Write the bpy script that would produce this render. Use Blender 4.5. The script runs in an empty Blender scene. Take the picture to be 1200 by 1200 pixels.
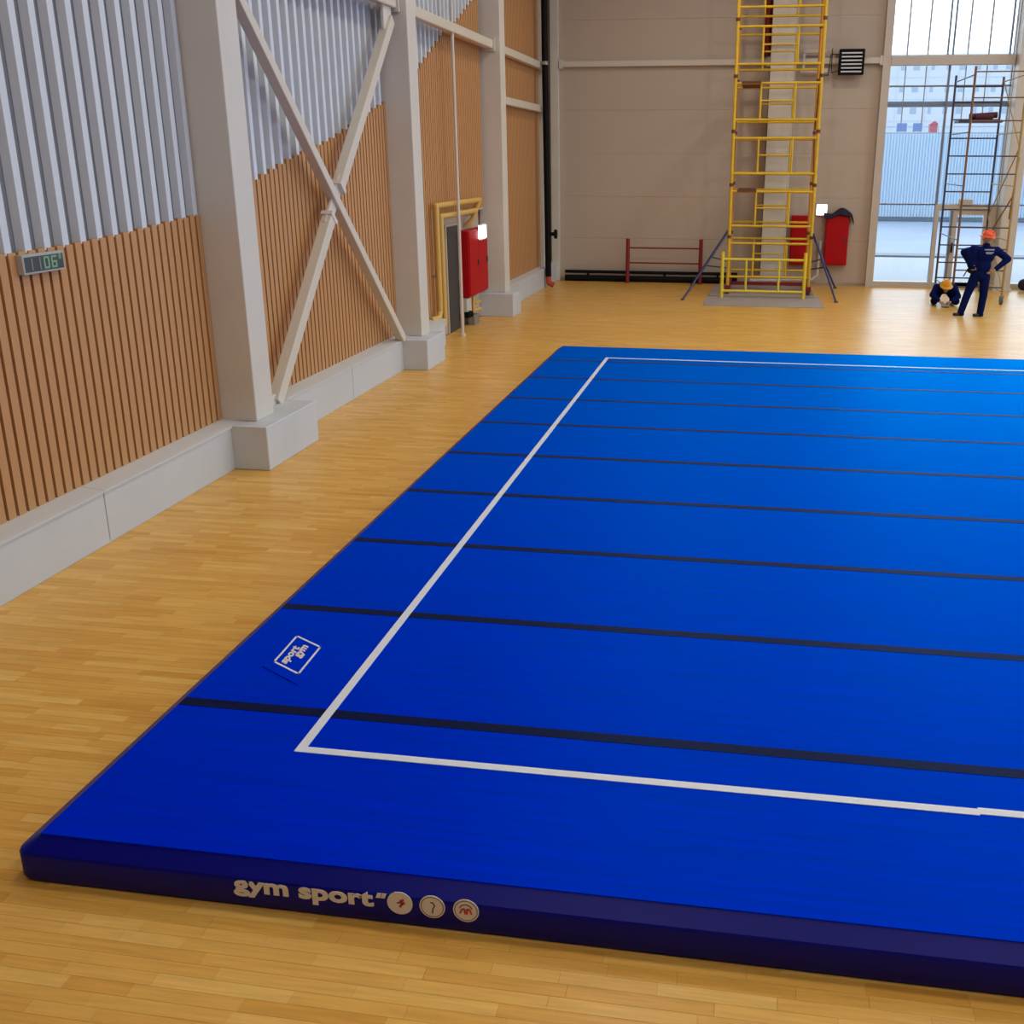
import bpy, math, random
from mathutils import Vector, Matrix
random.seed(7)
scene = bpy.context.scene
COL = scene.collection

# ------------------------------------------------------------------ camera
F_PX, YAW, PITCH, ROLL = 1203.5, -0.1580, 0.3054, 0.0018
CX, CY = 692.3, 565.5
CAM = Vector((2.398, -5.062, 3.347))
fw = Vector((math.sin(YAW)*math.cos(PITCH), math.cos(YAW)*math.cos(PITCH), -math.sin(PITCH)))
rt = Vector((math.cos(YAW), -math.sin(YAW), 0))
up = rt.cross(fw)
rt, up = (rt*math.cos(ROLL)+up*math.sin(ROLL)), (up*math.cos(ROLL)-rt*math.sin(ROLL))
cd = bpy.data.cameras.new('camera')
cd.sensor_width = 36.0; cd.lens = F_PX/1200*36
cd.shift_x = (600-CX)/1200; cd.shift_y = (CY-600)/1200
cd.clip_end = 600
cam = bpy.data.objects.new('camera', cd); COL.objects.link(cam)
cam.matrix_world = Matrix(((rt.x, up.x, -fw.x, CAM.x), (rt.y, up.y, -fw.y, CAM.y), (rt.z, up.z, -fw.z, CAM.z), (0, 0, 0, 1)))
scene.camera = cam

# ------------------------------------------------------------------ world, exposure, large lights
SKY = 3.3
world = bpy.data.worlds.new('overcast_sky'); scene.world = world; world.use_nodes = True
wb = world.node_tree.nodes['Background']
wb.inputs[0].default_value = (0.79, 0.905, 1.0, 1); wb.inputs[1].default_value = SKY
vs = scene.view_settings
vs.view_transform = 'Standard'; vs.look = 'None'; vs.gamma = 1; vs.use_curve_mapping = False
vs.exposure = 0.2
LAMP_W = 88.0          # added ceiling luminaires, out of view, to brighten the interior
LAMP_COL = (1.0, 0.92, 0.80)

# room extents
XL, XR, YB, YF, ZC = -3.75, 16.0, 24.6, -9.0, 10.0
RIGHT_WIN = [(0.6, 5.2), (5.8, 10.4), (11.0, 15.6), (16.2, 20.8)]       # Y ranges
RW_Z = (2.3, 9.5)
BACK_WIN = [(5.55, 8.62), (9.08, 12.15), (12.6, 15.6)]
BW_TOP = 9.0

def portal(name, loc, sx, sy, rot):
    l = bpy.data.lights.new(name, 'AREA'); l.shape = 'RECTANGLE'; l.size = sx; l.size_y = sy
    l.cycles.is_portal = True
    o = bpy.data.objects.new(name, l); o.location = loc; o.rotation_euler = rot; COL.objects.link(o)
for a, b in RIGHT_WIN:
    portal('window_portal', (XR+0.2, (a+b)/2, sum(RW_Z)/2), RW_Z[1]-RW_Z[0], b-a, (0, math.pi/2, 0))
for a, b in BACK_WIN:
    portal('window_portal', ((a+b)/2, YB+0.2, BW_TOP/2), b-a, BW_TOP, (-math.pi/2, 0, 0))

# ------------------------------------------------------------------ materials
def mat(name, col, rough=0.6, metal=0.0, spec=0.5, noise=None, bump=None, emit=None, sheen=None, coat=0.0):
    m = bpy.data.materials.new(name); m.use_nodes = True
    nt = m.node_tree; b = nt.nodes['Principled BSDF']
    b.inputs['Base Color'].default_value = (*col, 1)
    b.inputs['Roughness'].default_value = rough
    b.inputs['Metallic'].default_value = metal
    b.inputs['Specular IOR Level'].default_value = spec
    if sheen:
        b.inputs['Sheen Weight'].default_value = sheen[0]; b.inputs['Sheen Tint'].default_value = (*sheen[1], 1); b.inputs['Sheen Roughness'].default_value = sheen[2]
    if coat: b.inputs['Coat Weight'].default_value = coat
    if emit:
        b.inputs['Emission Color'].default_value = (*emit[0], 1); b.inputs['Emission Strength'].default_value = emit[1]
    if noise or bump:
        tc = nt.nodes.new('ShaderNodeTexCoord'); mp = nt.nodes.new('ShaderNodeMapping')
        nt.links.new(tc.outputs['Object'], mp.inputs[0])
    if noise:                                     # (amount, (sx,sy,sz))
        mp.inputs['Scale'].default_value = noise[1]
        n = nt.nodes.new('ShaderNodeTexNoise'); n.inputs['Scale'].default_value = 1.0; n.inputs['Detail'].default_value = 4
        nt.links.new(mp.outputs[0], n.inputs['Vector'])
        r = nt.nodes.new('ShaderNodeMapRange'); r.inputs[1].default_value = 0.25; r.inputs[2].default_value = 0.75
        r.inputs[3].default_value = 1-noise[0]; r.inputs[4].default_value = 1+noise[0]
        nt.links.new(n.outputs['Fac'], r.inputs[0])
        mx = nt.nodes.new('ShaderNodeMix'); mx.data_type = 'RGBA'; mx.blend_type = 'MULTIPLY'; mx.inputs[0].default_value = 1
        mx.inputs[6].default_value = (*col, 1)
        nt.links.new(r.outputs[0], mx.inputs[7]); nt.links.new(mx.outputs[2], b.inputs['Base Color'])
    if bump:                                      # (strength, (sx,sy,sz))
        mp2 = nt.nodes.new('ShaderNodeMapping'); mp2.inputs['Scale'].default_value = bump[1]
        nt.links.new(tc.outputs['Object'], mp2.inputs[0])
        n2 = nt.nodes.new('ShaderNodeTexNoise'); n2.inputs['Scale'].default_value = 1.0; n2.inputs['Detail'].default_value = 3
        nt.links.new(mp2.outputs[0], n2.inputs['Vector'])
        bp = nt.nodes.new('ShaderNodeBump'); bp.inputs['Strength'].default_value = bump[0]; bp.inputs['Distance'].default_value = 0.01
        nt.links.new(n2.outputs['Fac'], bp.inputs['Height']); nt.links.new(bp.outputs[0], b.inputs['Normal'])
    return m

def mat_parquet(name):
    m = mat(name, (0.5, 0.28, 0.09), 0.3, spec=0.5)
    nt = m.node_tree; b = nt.nodes['Principled BSDF']
    at = nt.nodes.new('ShaderNodeAttribute'); at.attribute_name = 'tone'
    cr = nt.nodes.new('ShaderNodeValToRGB')
    e = cr.color_ramp.elements
    e[0].position = 0; e[0].color = (0.65, 0.33, 0.055, 1)
    e[1].position = 1; e[1].color = (0.80, 0.49, 0.125, 1)
    k = e.new(0.5); k.color = (0.73, 0.405, 0.082, 1)
    nt.links.new(at.outputs['Fac'], cr.inputs[0])
    tc = nt.nodes.new('ShaderNodeNewGeometry'); mp = nt.nodes.new('ShaderNodeMapping'); mp.inputs['Scale'].default_value = (3.0, 45, 1)
    nt.links.new(tc.outputs['Position'], mp.inputs[0])
    n = nt.nodes.new('ShaderNodeTexNoise'); n.inputs['Scale'].default_value = 1; n.inputs['Detail'].default_value = 5
    nt.links.new(mp.outputs[0], n.inputs['Vector'])
    r = nt.nodes.new('ShaderNodeMapRange'); r.inputs[1].default_value = .25; r.inputs[2].default_value = .75; r.inputs[3].default_value = .86; r.inputs[4].default_value = 1.12
    nt.links.new(n.outputs['Fac'], r.inputs[0])
    mx = nt.nodes.new('ShaderNodeMix'); mx.data_type = 'RGBA'; mx.blend_type = 'MULTIPLY'; mx.inputs[0].default_value = 1
    nt.links.new(cr.outputs[0], mx.inputs[6]); nt.links.new(r.outputs[0], mx.inputs[7]); nt.links.new(mx.outputs[2], b.inputs['Base Color'])
    b.inputs['Roughness'].default_value = 0.31; b.inputs['Specular IOR Level'].default_value = 0.24
    return m

def mat_glass(name):
    m = bpy.data.materials.new(name); m.use_nodes = True; nt = m.node_tree
    for n in list(nt.nodes): nt.nodes.remove(n)
    out = nt.nodes.new('ShaderNodeOutputMaterial'); mx = nt.nodes.new('ShaderNodeMixShader')
    tr = nt.nodes.new('ShaderNodeBsdfTransparent'); tr.inputs[0].default_value = (0.93, 0.97, 1.0, 1)
    gl = nt.nodes.new('ShaderNodeBsdfGlossy'); gl.inputs['Roughness'].default_value = 0.02
    fr = nt.nodes.new('ShaderNodeFresnel'); fr.inputs[0].default_value = 1.3
    nt.links.new(fr.outputs[0], mx.inputs[0]); nt.links.new(tr.outputs[0], mx.inputs[1]); nt.links.new(gl.outputs[0], mx.inputs[2])
    nt.links.new(mx.outputs[0], out.inputs[0])
    return m

M = {}
M['parquet'] = mat_parquet('parquet')
M['subfloor'] = mat('subfloor', (0.33, 0.17, 0.045), 0.7)
M['mat_top'] = mat('mat_carpet', (0.0, 0.001, 0.565), 0.6, spec=0.0, sheen=(0.12, (0.0, 0.12, 1.0), 0.4), noise=(0.16, (1.2, 26, 5)), bump=(0.25, (60, 260, 60)))
def add_gloss(m, col, rough, ior):
    nt = m.node_tree; out = nt.nodes['Material Output']; b = nt.nodes['Principled BSDF']
    mx = nt.nodes.new('ShaderNodeMixShader'); g = nt.nodes.new('ShaderNodeBsdfGlossy'); fr = nt.nodes.new('ShaderNodeFresnel')
    g.inputs['Color'].default_value = (*col, 1); g.inputs['Roughness'].default_value = rough; fr.inputs['IOR'].default_value = ior
    nt.links.new(fr.outputs[0], mx.inputs[0]); nt.links.new(b.outputs[0], mx.inputs[1]); nt.links.new(g.outputs[0], mx.inputs[2]); nt.links.new(mx.outputs[0], out.inputs[0])
add_gloss(M['mat_top'], (0.0, 0.50, 1.0), 0.5, 1.45)
M['mat_edge'] = mat('mat_edge_vinyl', (0.0, 0.001, 0.19), 0.42, spec=0.2)
M['tape'] = mat('hook_tape', (0.001, 0.002, 0.03), 0.6, spec=0.0)
add_gloss(M['tape'], (0.22, 0.32, 0.58), 0.45, 1.4)
M['white_line'] = mat('white_tape', (0.70, 0.755, 0.80), 0.5)
M['print_white'] = mat('print_white', (0.72, 0.68, 0.62), 0.6)
M['print_red'] = mat('print_red', (0.5, 0.06, 0.05), 0.6)
M['print_grey'] = mat('print_grey', (0.12, 0.10, 0.10), 0.6)
M['slat'] = mat('timber_slat', (0.53, 0.262, 0.10), 0.5, noise=(0.13, (6, 20, 1.2)))
M['slat_back'] = mat('shaded_timber_backing', (0.10, 0.03, 0.006), 0.7)  # shade in the gaps between slats is painted in as dark brown
M['rib'] = mat('galvanised_rib', (0.66, 0.70, 0.74), 0.42, spec=0.5)
M['sheet'] = mat('shaded_trough_sheet', (0.22, 0.22, 0.225), 0.55, noise=(0.06, (2, 2, 2)))  # shade of the deep troughs is put into this darker grey
M['steel'] = mat('cream_painted_steel', (0.66, 0.62, 0.54), 0.45, noise=(0.04, (1.5, 1.5, 1.5)))
M['tube'] = mat('cream_painted_tube', (0.66, 0.60, 0.50), 0.4)
M['plinth'] = mat('grey_rendered_plinth', (0.56, 0.585, 0.615), 0.6, noise=(0.05, (1.2, 1.2, 1.2)))
M['cap'] = mat('pale_ledge_cap', (0.60, 0.61, 0.60), 0.55)
M['panel'] = mat('beige_sandwich_panel', (0.52, 0.43, 0.345), 0.5, noise=(0.03, (.6, .6, .6)))
M['joint'] = mat('panel_joint', (0.30, 0.27, 0.25), 0.8)
M['ceiling'] = mat('white_ceiling', (0.6, 0.6, 0.6), 0.8)
M['farwall'] = mat('pale_wall_paint', (0.42, 0.38, 0.34), 0.7)
M['frame'] = mat('beige_window_frame', (0.60, 0.54, 0.47), 0.4)
M['frame_dark'] = mat('grey_blue_mullion', (0.20, 0.23, 0.29), 0.4)
M['frame_glare'] = mat('glare_lightened_mullion', (0.42, 0.48, 0.55), 0.4)  # lightened base colour stands in for window glare on thin mullions
M['glass'] = mat_glass('window_glass')
M['black'] = mat('black_paint', (0.004, 0.004, 0.004), 0.6, spec=0.15)
M['dark_grey'] = mat('dark_grey_paint', (0.05, 0.048, 0.05), 0.6)
M['yellow'] = mat('yellow_paint', (0.72, 0.46, 0.02), 0.45, noise=(0.12, (3, 3, 3)))
M['yellow_bright'] = mat('bright_yellow_paint', (0.80, 0.62, 0.04), 0.45)
M['orange'] = mat('orange_paint', (0.62, 0.27, 0.02), 0.45)
M['ochre'] = mat('ochre_pipe_paint', (0.66, 0.42, 0.10), 0.4)
M['rust'] = mat('rusty_clamp', (0.13, 0.05, 0.025), 0.7)
M['red'] = mat('red_cabinet_paint', (0.44, 0.0, 0.004), 0.5, spec=0.25)
M['red_dark'] = mat('red_frame_paint', (0.22, 0.008, 0.012), 0.5)
M['maroon'] = mat('maroon_sheet', (0.07, 0.004, 0.018), 0.7)
M['red_pipe'] = mat('red_pipe_foot', (0.45, 0.06, 0.02), 0.5)
M['blue_tube'] = mat('blue_tube_paint', (0.018, 0.028, 0.11), 0.45)
M['tower_steel'] = mat('dark_tower_steel', (0.055, 0.05, 0.09), 0.5)
M['tower_rust'] = mat('rusty_tower_tube', (0.20, 0.10, 0.045), 0.6)
M['tower_ochre'] = mat('ochre_tower_tube', (0.42, 0.27, 0.09), 0.6)
M['ply'] = mat('grey_plywood', (0.36, 0.31, 0.28), 0.7, noise=(0.1, (2, 6, 2)))
M['white_pipe'] = mat('white_pipe_paint', (0.6, 0.57, 0.52), 0.4)
M['lamp'] = mat('lit_sign', (1, 1, 1), 0.4, emit=((0.85, 0.93, 1.0), 3.5))
M['lum'] = mat('added_luminaire_glow', (1, 1, 1), 0.4, emit=((1.0, 0.93, 0.82), 4.0))  # glowing diffuser of the added ceiling luminaires
M['lcd'] = mat('clock_screen', (0.045, 0.055, 0.06), 0.3)
M['seg_dim'] = mat('unlit_segment', (0.20, 0.22, 0.22), 0.5)
M['seg_on'] = mat('lit_segment', (0.1, 0.2, 0.12), 0.5, emit=((0.30, 0.55, 0.33), 0.22))
M['clock_case'] = mat('silver_clock_case', (0.42, 0.42, 0.38), 0.45)
M['navy'] = mat('navy_workwear', (0.0015, 0.007, 0.075), 0.85, spec=0.1)
M['navy_dark'] = mat('dark_navy_cloth', (0.008, 0.009, 0.03), 0.8)
M['skin'] = mat('skin', (0.42, 0.22, 0.15), 0.5)
M['boot'] = mat('black_boot', (0.012, 0.010, 0.010), 0.5)
M['hat_orange'] = mat('orange_hard_hat', (0.80, 0.10, 0.02), 0.35)
M['hat_yellow'] = mat('yellow_hard_hat', (0.75, 0.36, 0.01), 0.35)
M['silver_print'] = mat('pale_print', (0.35, 0.40, 0.55), 0.5)
M['grey_metal'] = mat('grey_tool_metal', (0.28, 0.27, 0.27), 0.4, metal=0.3)
M['rubber'] = mat('grey_rubber', (0.10, 0.10, 0.10), 0.7)
M['asphalt'] = mat('wet_asphalt', (0.15, 0.175, 0.235), 0.6, noise=(0.1, (.3, .3, .3)))
M['paving'] = mat('pale_paving', (0.205, 0.215, 0.235), 0.6)
M['kerb'] = mat('grey_kerb', (0.11, 0.12, 0.14), 0.7)
M['fence'] = mat('pale_blue_fence_sheet', (0.29, 0.37, 0.465), 0.5)
M['hedge'] = mat('dark_bank', (0.04, 0.055, 0.07), 0.9)
M['block'] = mat('pale_facade', (0.37, 0.385, 0.42), 0.7)
M['block_pane'] = mat('facade_window', (0.20, 0.24, 0.31), 0.2)
M['block_seam'] = mat('facade_seam', (0.33, 0.36, 0.42), 0.7)
M['container'] = mat('blue_container', (0.08, 0.12, 0.26), 0.5)
M['kiosk'] = mat('red_kiosk', (0.26, 0.05, 0.07), 0.5)

# ------------------------------------------------------------------ mesh helpers
class MB:
    def __init__(s): s.v = []; s.f = []; s.smooth = []
    def add(s, vs, fs, smooth=False):
        o = len(s.v); s.v += [tuple(v) for v in vs]
        for f in fs: s.f.append(tuple(o+i for i in f)); s.smooth.append(smooth)
        return s
    def box(s, x0, x1, y0, y1, z0, z1):
        vs = [(x, y, z) for z in (z0, z1) for y in (y0, y1) for x in (x0, x1)]
        return s.add(vs, [(0, 2, 3, 1), (4, 5, 7, 6), (0, 1, 5, 4), (2, 6, 7, 3), (0, 4, 6, 2), (1, 3, 7, 5)])
    def tube(s, p0, p1, r, n=10, r1=None, caps=True):
        p0, p1 = Vector(p0), Vector(p1); d = (p1-p0).normalized()
        a = d.cross(Vector((0, 0, 1)) if abs(d.z) < .95 else Vector((1, 0, 0))).normalized(); b = d.cross(a)
        r1 = r if r1 is None else r1
        vs = [p0+(a*math.cos(t)+b*math.sin(t))*r for t in [2*math.pi*i/n for i in range(n)]]
        vs += [p1+(a*math.cos(t)+b*math.sin(t))*r1 for t in [2*math.pi*i/n for i in range(n)]]
        s.add(vs, [(i, i+n, (i+1) % n+n, (i+1) % n) for i in range(n)], True)
        if caps: s.add(vs, [tuple(range(n)), tuple(range(2*n-1, n-1, -1))])
        return s
    def bar(s, p0, p1, w, h=None, up=(0, 0, 1)):
        """rectangular bar from p0 to p1; w across, h along 'up'"""
        h = w if h is None else h
        p0, p1 = Vector(p0), Vector(p1); d = (p1-p0).normalized(); u = Vector(up)
        a = d.cross(u).normalized(); b = a.cross(d)
        vs = [p+a*sx*w/2+b*sy*h/2 for p in (p0, p1) for sx, sy in ((-1, -1), (1, -1), (1, 1), (-1, 1))]
        return s.add(vs, [(3, 2, 1, 0), (4, 5, 6, 7), (0, 1, 5, 4), (1, 2, 6, 5), (2, 3, 7, 6), (3, 0, 4, 7)])
    def path(s, pts, r, n=8):
        """round pipe through points with a ball at each bend"""
        for a, b in zip(pts, pts[1:]): s.tube(a, b, r, n)
        for p in pts[1:-1]: s.ball(p, r, 8, 5)
        return s
    def ball(s, c, r, n=12, m=8, sc=(1, 1, 1), zmin=-1.0):
        c = Vector(c); vs = []; fs = []
        for j in range(m+1):
            ph = -math.pi/2+math.pi*j/m
            for i in range(n):
                t = 2*math.pi*i/n
                z = max(math.sin(ph), zmin)
                vs.append(c+Vector((r*sc[0]*math.cos(ph)*math.cos(t), r*sc[1]*math.cos(ph)*math.sin(t), r*sc[2]*z)))
        for j in range(m):
            for i in range(n):
                fs.append((j*n+i, j*n+(i+1) % n, (j+1)*n+(i+1) % n, (j+1)*n+i))
        return s.add(vs, fs, True)
    def prism(s, pts, d):
        """extrude polygon pts (3d) by vector d"""
        n = len(pts); d = Vector(d); vs = [Vector(p) for p in pts]+[Vector(p)+d for p in pts]
        fs = [tuple(range(n-1, -1, -1)), tuple(range(n, 2*n))]+[(i, (i+1) % n, (i+1) % n+n, i+n) for i in range(n)]
        return s.add(vs, fs)
    def capsule(s, p0, r0, p1, r1, n=12):
        s.tube(p0, p1, r0, n, r1); s.ball(p0, r0, n, 8); s.ball(p1, r1, n, 8); return s
    def build(s, name, m, parent=None, bevel=0):
        off = Vector((0, 0, 0))
        q = parent
        while q is not None: off += q.location; q = q.parent
        me = bpy.data.meshes.new(name)
        me.from_pydata([tuple(Vector(v)-off) for v in s.v], [], s.f)
        me.polygons.foreach_set('use_smooth', s.smooth)
        me.update()
        import bmesh
        bm = bmesh.new(); bm.from_mesh(me); bmesh.ops.recalc_face_normals(bm, faces=bm.faces); bm.to_mesh(me); bm.free()
        me.materials.append(M[m] if isinstance(m, str) else m)
        o = bpy.data.objects.new(name, me); COL.objects.link(o); o.parent = parent
        if bevel:
            b = o.modifiers.new('bevel', 'BEVEL'); b.width = bevel; b.segments = 2; b.limit_method = 'ANGLE'
        return o

def thing(name, label, cat, loc=(0, 0, 0), group=None):
    o = bpy.data.objects.new(name, None); o.location = loc; COL.objects.link(o); o.empty_display_size = 0.2
    o['label'] = label; o['category'] = cat
    if group: o['group'] = group
    return o
def tag(o, label, cat, group=None):
    o['label'] = label; o['category'] = cat
    if group: o['group'] = group
    return o
def struct(o): o['kind'] = 'structure'; return o
def instance(src, name, parent, loc, scale=(1, 1, 1), rot=(0, 0, 0)):
    o = src.copy(); o.name = name; COL.objects.link(o); o.parent = parent; o.location = loc; o.scale = scale; o.rotation_euler = rot
    return o
def unit_box(name, m):
    me = bpy.data.meshes.new(name); b = MB().box(0, 1, 0, 1, 0, 1)
    me.from_pydata(b.v, [], b.f); me.update(); me.materials.append(M[m]); return me
def place(me, name, parent, x0, x1, y0, y1, z0, z1):
    """shared unit box scaled to size"""
    o = bpy.data.objects.new(name, me); COL.objects.link(o); o.parent = parent
    off = Vector((0, 0, 0)); q = parent
    while q is not None: off += q.location; q = q.parent
    o.location = Vector((x0, y0, z0))-off; o.scale = (x1-x0, y1-y0, z1-z0); return o
def interp(x, pts):
    if x <= pts[0][0]: return pts[0][1]
    for (a, b), (c, d) in zip(pts, pts[1:]):
        if x <= c: return b+(d-b)*(x-a)/(c-a)
    return pts[-1][1]

# ------------------------------------------------------------------ floor with parquet blocks
floor = struct(MB().box(XL, XR, YF, YB+0.3, -0.25, -0.004).build('floor', 'subfloor'))
BW = 0.072
blocks = []                       # (x0, x1, y0, tone)
rows = int((YB-(-3.4))/BW)
MATX0, MATX1, MATY0, MATY1 = -1.0, 13.0, -1.38, 12.6
for j in range(rows):
    y0 = -3.4+j*BW
    x = -3.6+random.uniform(-.4, 0)
    under = MATY0+.1 < y0 and y0+BW < MATY1-.1
    xmax = -0.9 if under else XR-0.05
    while x < xmax:
        L = random.choice((0.3, 0.42, 0.5, 0.62))
        if y0 > 6: L *= 1.0
        x1 = min(x+L, XR-.02)
        if x1 > XL and x1-x > .02: blocks.append((max(x, -3.62), x1, y0, min(1, max(0, random.gauss(.5, .24)))))
        x += L
def projpx(p):
    d = Vector(p)-CAM; z = d.dot(fw)
    return (CX+F_PX*d.dot(rt)/z, CY-F_PX*d.dot(up)/z) if z > .1 else (-999, -999)
def shown(b):
    u, v = projpx(((b[0]+b[1])/2, b[2], 0))
    cx_, cy_ = (b[0]+b[1])/2, b[2]
    hidden = MATX0-.0 < cx_ < MATX1 and MATY0 < cy_ < MATY1
    return -20 < u < 1220 and -20 < v < 1220 and not hidden
vis = sorted([b for b in blocks if shown(b)], key=lambda b: (Vector((b[0], b[2], 0))-CAM).length)
near = set(vis[:300])
gap = 0.0008
cache = {}
def block_mesh(L, tone):
    L = round(L, 2); t = round(tone*7)/7
    if (L, t) in cache: return cache[(L, t)]
    me = bpy.data.meshes.new('floor_board')
    e = 0.0008; l, w, h = L-gap, BW-gap, 0.004
    vs = [(0, 0, -h), (l, 0, -h), (l, w, -h), (0, w, -h), (0, 0, -e), (l, 0, -e), (l, w, -e), (0, w, -e), (e, e, 0), (l-e, e, 0), (l-e, w-e, 0), (e, w-e, 0)]
    fs = [(3, 2, 1, 0)]+[(i, (i+1) % 4, (i+1) % 4+4, i+4) for i in range(4)]+[(i+4, (i+1) % 4+4, (i+1) % 4+8, i+8) for i in range(4)]+[(8, 9, 10, 11)]
    me.from_pydata(vs, [], fs); me.update(); me.materials.append(M['parquet'])
    a = me.attributes.new('tone', 'FLOAT', 'FACE'); a.data.foreach_set('value', [t]*len(fs))
    cache[(L, t)] = me; return me
for b in vis[:300]:
    o = bpy.data.objects.new('floor_board', block_mesh(b[1]-b[0], b[3])); COL.objects.link(o); o.parent = floor
    o.location = (b[0], b[2], 0)
V, Fc, T = [], [], []
for b in blocks:
    if b in near: continue
    x0, x1, y0, t = b; x1 -= gap; y1 = y0+BW-gap; k = len(V)
    V += [(x0, y0, -.004), (x1, y0, -.004), (x1, y1, -.004), (x0, y1, -.004), (x0, y0, 0), (x1, y0, 0), (x1, y1, 0), (x0, y1, 0)]
    Fc += [(k+4, k+5, k+6, k+7)]+[(k+i, k+(i+1) % 4, k+(i+1) % 4+4, k+i+4) for i in range(4)]; T += [t]*5
me = bpy.data.meshes.new('parquet_boards'); me.from_pydata(V, [], Fc); me.update(); me.materials.append(M['parquet'])
a = me.attributes.new('tone', 'FLOAT', 'FACE'); a.data.foreach_set('value', T)
o = bpy.data.objects.new('parquet_boards', me); COL.objects.link(o); o.parent = floor; o['kind'] = 'stuff'

# ------------------------------------------------------------------ left wall
XS = -3.53                                     # slat face
XLW = -3.66
wall_left = struct(MB().box(XL-.25, XLW, YF, YB, 0, ZC).build('wall_left', 'slat_back'))
COLY = [-0.5, 5.5, 11.47, 17.42, 23.4]; CW = 0.43; XC = -3.11
raw = [(-3, 2.60), (1.2, 2.61), (2.25, 2.633), (3.035, 2.645), (3.9, 2.69), (4.5, 2.74), (5.15, 2.785), (6.49, 3.098), (7.02, 3.225), (7.64, 3.372), (8.31, 3.49), (8.9, 3.607), (9.375, 3.73),
       (10.6, 4.07), (11.17, 4.2), (12.79, 4.806), (13.76, 5.244), (14.31, 5.51), (15.28, 5.83), (16.1, 6.2), (17.5, 6.8), (19, 7.6), (21, 8.6), (25, 9.6)]
kx = (2.398-XS)/(2.398+3.38)
WAVE = [((y+5.062)*kx-5.062, 3.347+(z-3.347)*kx) for y, z in raw]
REC = (13.75, 17.3, 2.33)                      # doorway recess Y0,Y1,top
SP = 0.1219; SW = 0.087
slat_me = unit_box('slat', 'slat'); rib_list = []
bays = [(COLY[i]+CW, COLY[i+1]) for i in range(4)]
k0 = int((-2-1.978)/SP)
for i in range(k0, 260):
    yc = 1.978+SP*(i+.5)
    if not any(a+.03 < yc < b-.03 for a, b in bays): continue
    zt = min(interp(round((yc-1.978)/(2*SP))*2*SP+1.978, WAVE), ZC-.05)
    zb = 0.52
    if REC[0] < yc < REC[1]: zb = REC[2]
    place(slat_me, 'slat', wall_left, XS-.045, XS, yc-SW/2, yc+SW/2, zb, zt)
# corrugated metal above the timber: trough sheet per bay, coloured dark for its shade, and raised ribs
RP = 2*SP
def rib_mesh():
    me = bpy.data.meshes.new('rib')
    prof = [(-.055, -.075), (-.04, 0), (.04, 0), (.055, -.075)]     # (y, x)
    vs = [(x, y, z) for z in (0, 1) for y, x in prof]
    me.from_pydata(vs, [], [(0, 1, 5, 4), (1, 2, 6, 5), (2, 3, 7, 6), (4, 5, 6, 7), (3, 2, 1, 0)]); me.update(); me.materials.append(M['rib']); return me
rib_me = rib_mesh()
for (a, b) in bays:
    n = max(2, int((b-a)/RP))
    mb = MB(); ys = [a+(b-a)*t/24 for t in range(25)]
    for y0, y1 in zip(ys, ys[1:]):
        z0, z1 = interp(y0, WAVE)-.1, interp(y1, WAVE)-.1
        if min(z0, z1) > ZC-.2: continue
        mb.add([(XS-.09, y0, min(z0, ZC)), (XS-.09, y1, min(z1, ZC)), (XS-.09, y1, ZC), (XS-.09, y0, ZC)], [(0, 1, 2, 3)])
    if mb.f:
        mb.build('corrugated_sheet', 'sheet', wall_left)
for i in range(-30, 60):
    yc = 5.43+RP*i
    if not any(a+.02 < yc < b-.02 for a, b in bays): continue
    zb = interp(yc, WAVE)-.02
    if zb > ZC-.3: continue
    o = bpy.data.objects.new('rib', rib_me); COL.objects.link(o); o.parent = wall_left
    o.location = (XS-.012, yc, zb); o.scale = (1, 1, ZC-zb)
# plinth wall (baseboard) with ledge, in segments
bb = struct(MB().box(XLW, -3.315, YF, REC[0]-.3, 0, 0.02).build('baseboard_left', 'plinth'))
segs = [(-9, -3), (-3, 2.915), (2.92, 5.4), (5.4, 8.84), (8.845, 11.2), (11.2, REC[0]-.3), (REC[1]+.1, 20.4), (20.405, 23.4), (23.4, YB)]
for a, b in segs:
    m = MB().box(XLW, -3.31, a+.003, b-.003, 0, .477)
    m.build('plinth_slab', 'plinth', bb, bevel=.006)
    m = MB().prism([(-3.295, a, .476), (-3.295, a, .497), (-3.33, a, .503), (XS-.01, a, .52), (XS-.05, a, .52), (XS-.05, a, .476)], (0, b-a, 0))
    m.build('plinth_cap', 'cap', bb)
# recess with service door
rec = struct(MB().box(XLW-.02, XLW+.005, REC[0], REC[1], 0, REC[2]).build('trim_1', 'panel'))
d1 = struct(MB().box(XLW+.005, XLW+.045, 14.83, 15.63, 0.0, 2.07).build('door_1', 'dark_grey'))
MB().box(XLW+.045, XLW+.06, 15.5, 15.56, .95, 1.15).build('door_handle', 'grey_metal', d1)
MB().box(XLW+.005, XLW+.03, 14.75, 14.83, 0, 2.12).box(XLW+.005, XLW+.03, 15.63, 15.70, 0, 2.12).box(XLW+.005, XLW+.03, 14.83, 15.63, 2.07, 2.12).build('door_frame', 'panel', d1)
MB().box(XLW, XS+.005, REC[0]-.03, REC[0], 0, REC[2]+.02).box(XLW, XS+.005, REC[0], REC[1], REC[2]-.02, REC[2]+.01).build('recess_lining', 'panel', rec)

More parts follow.
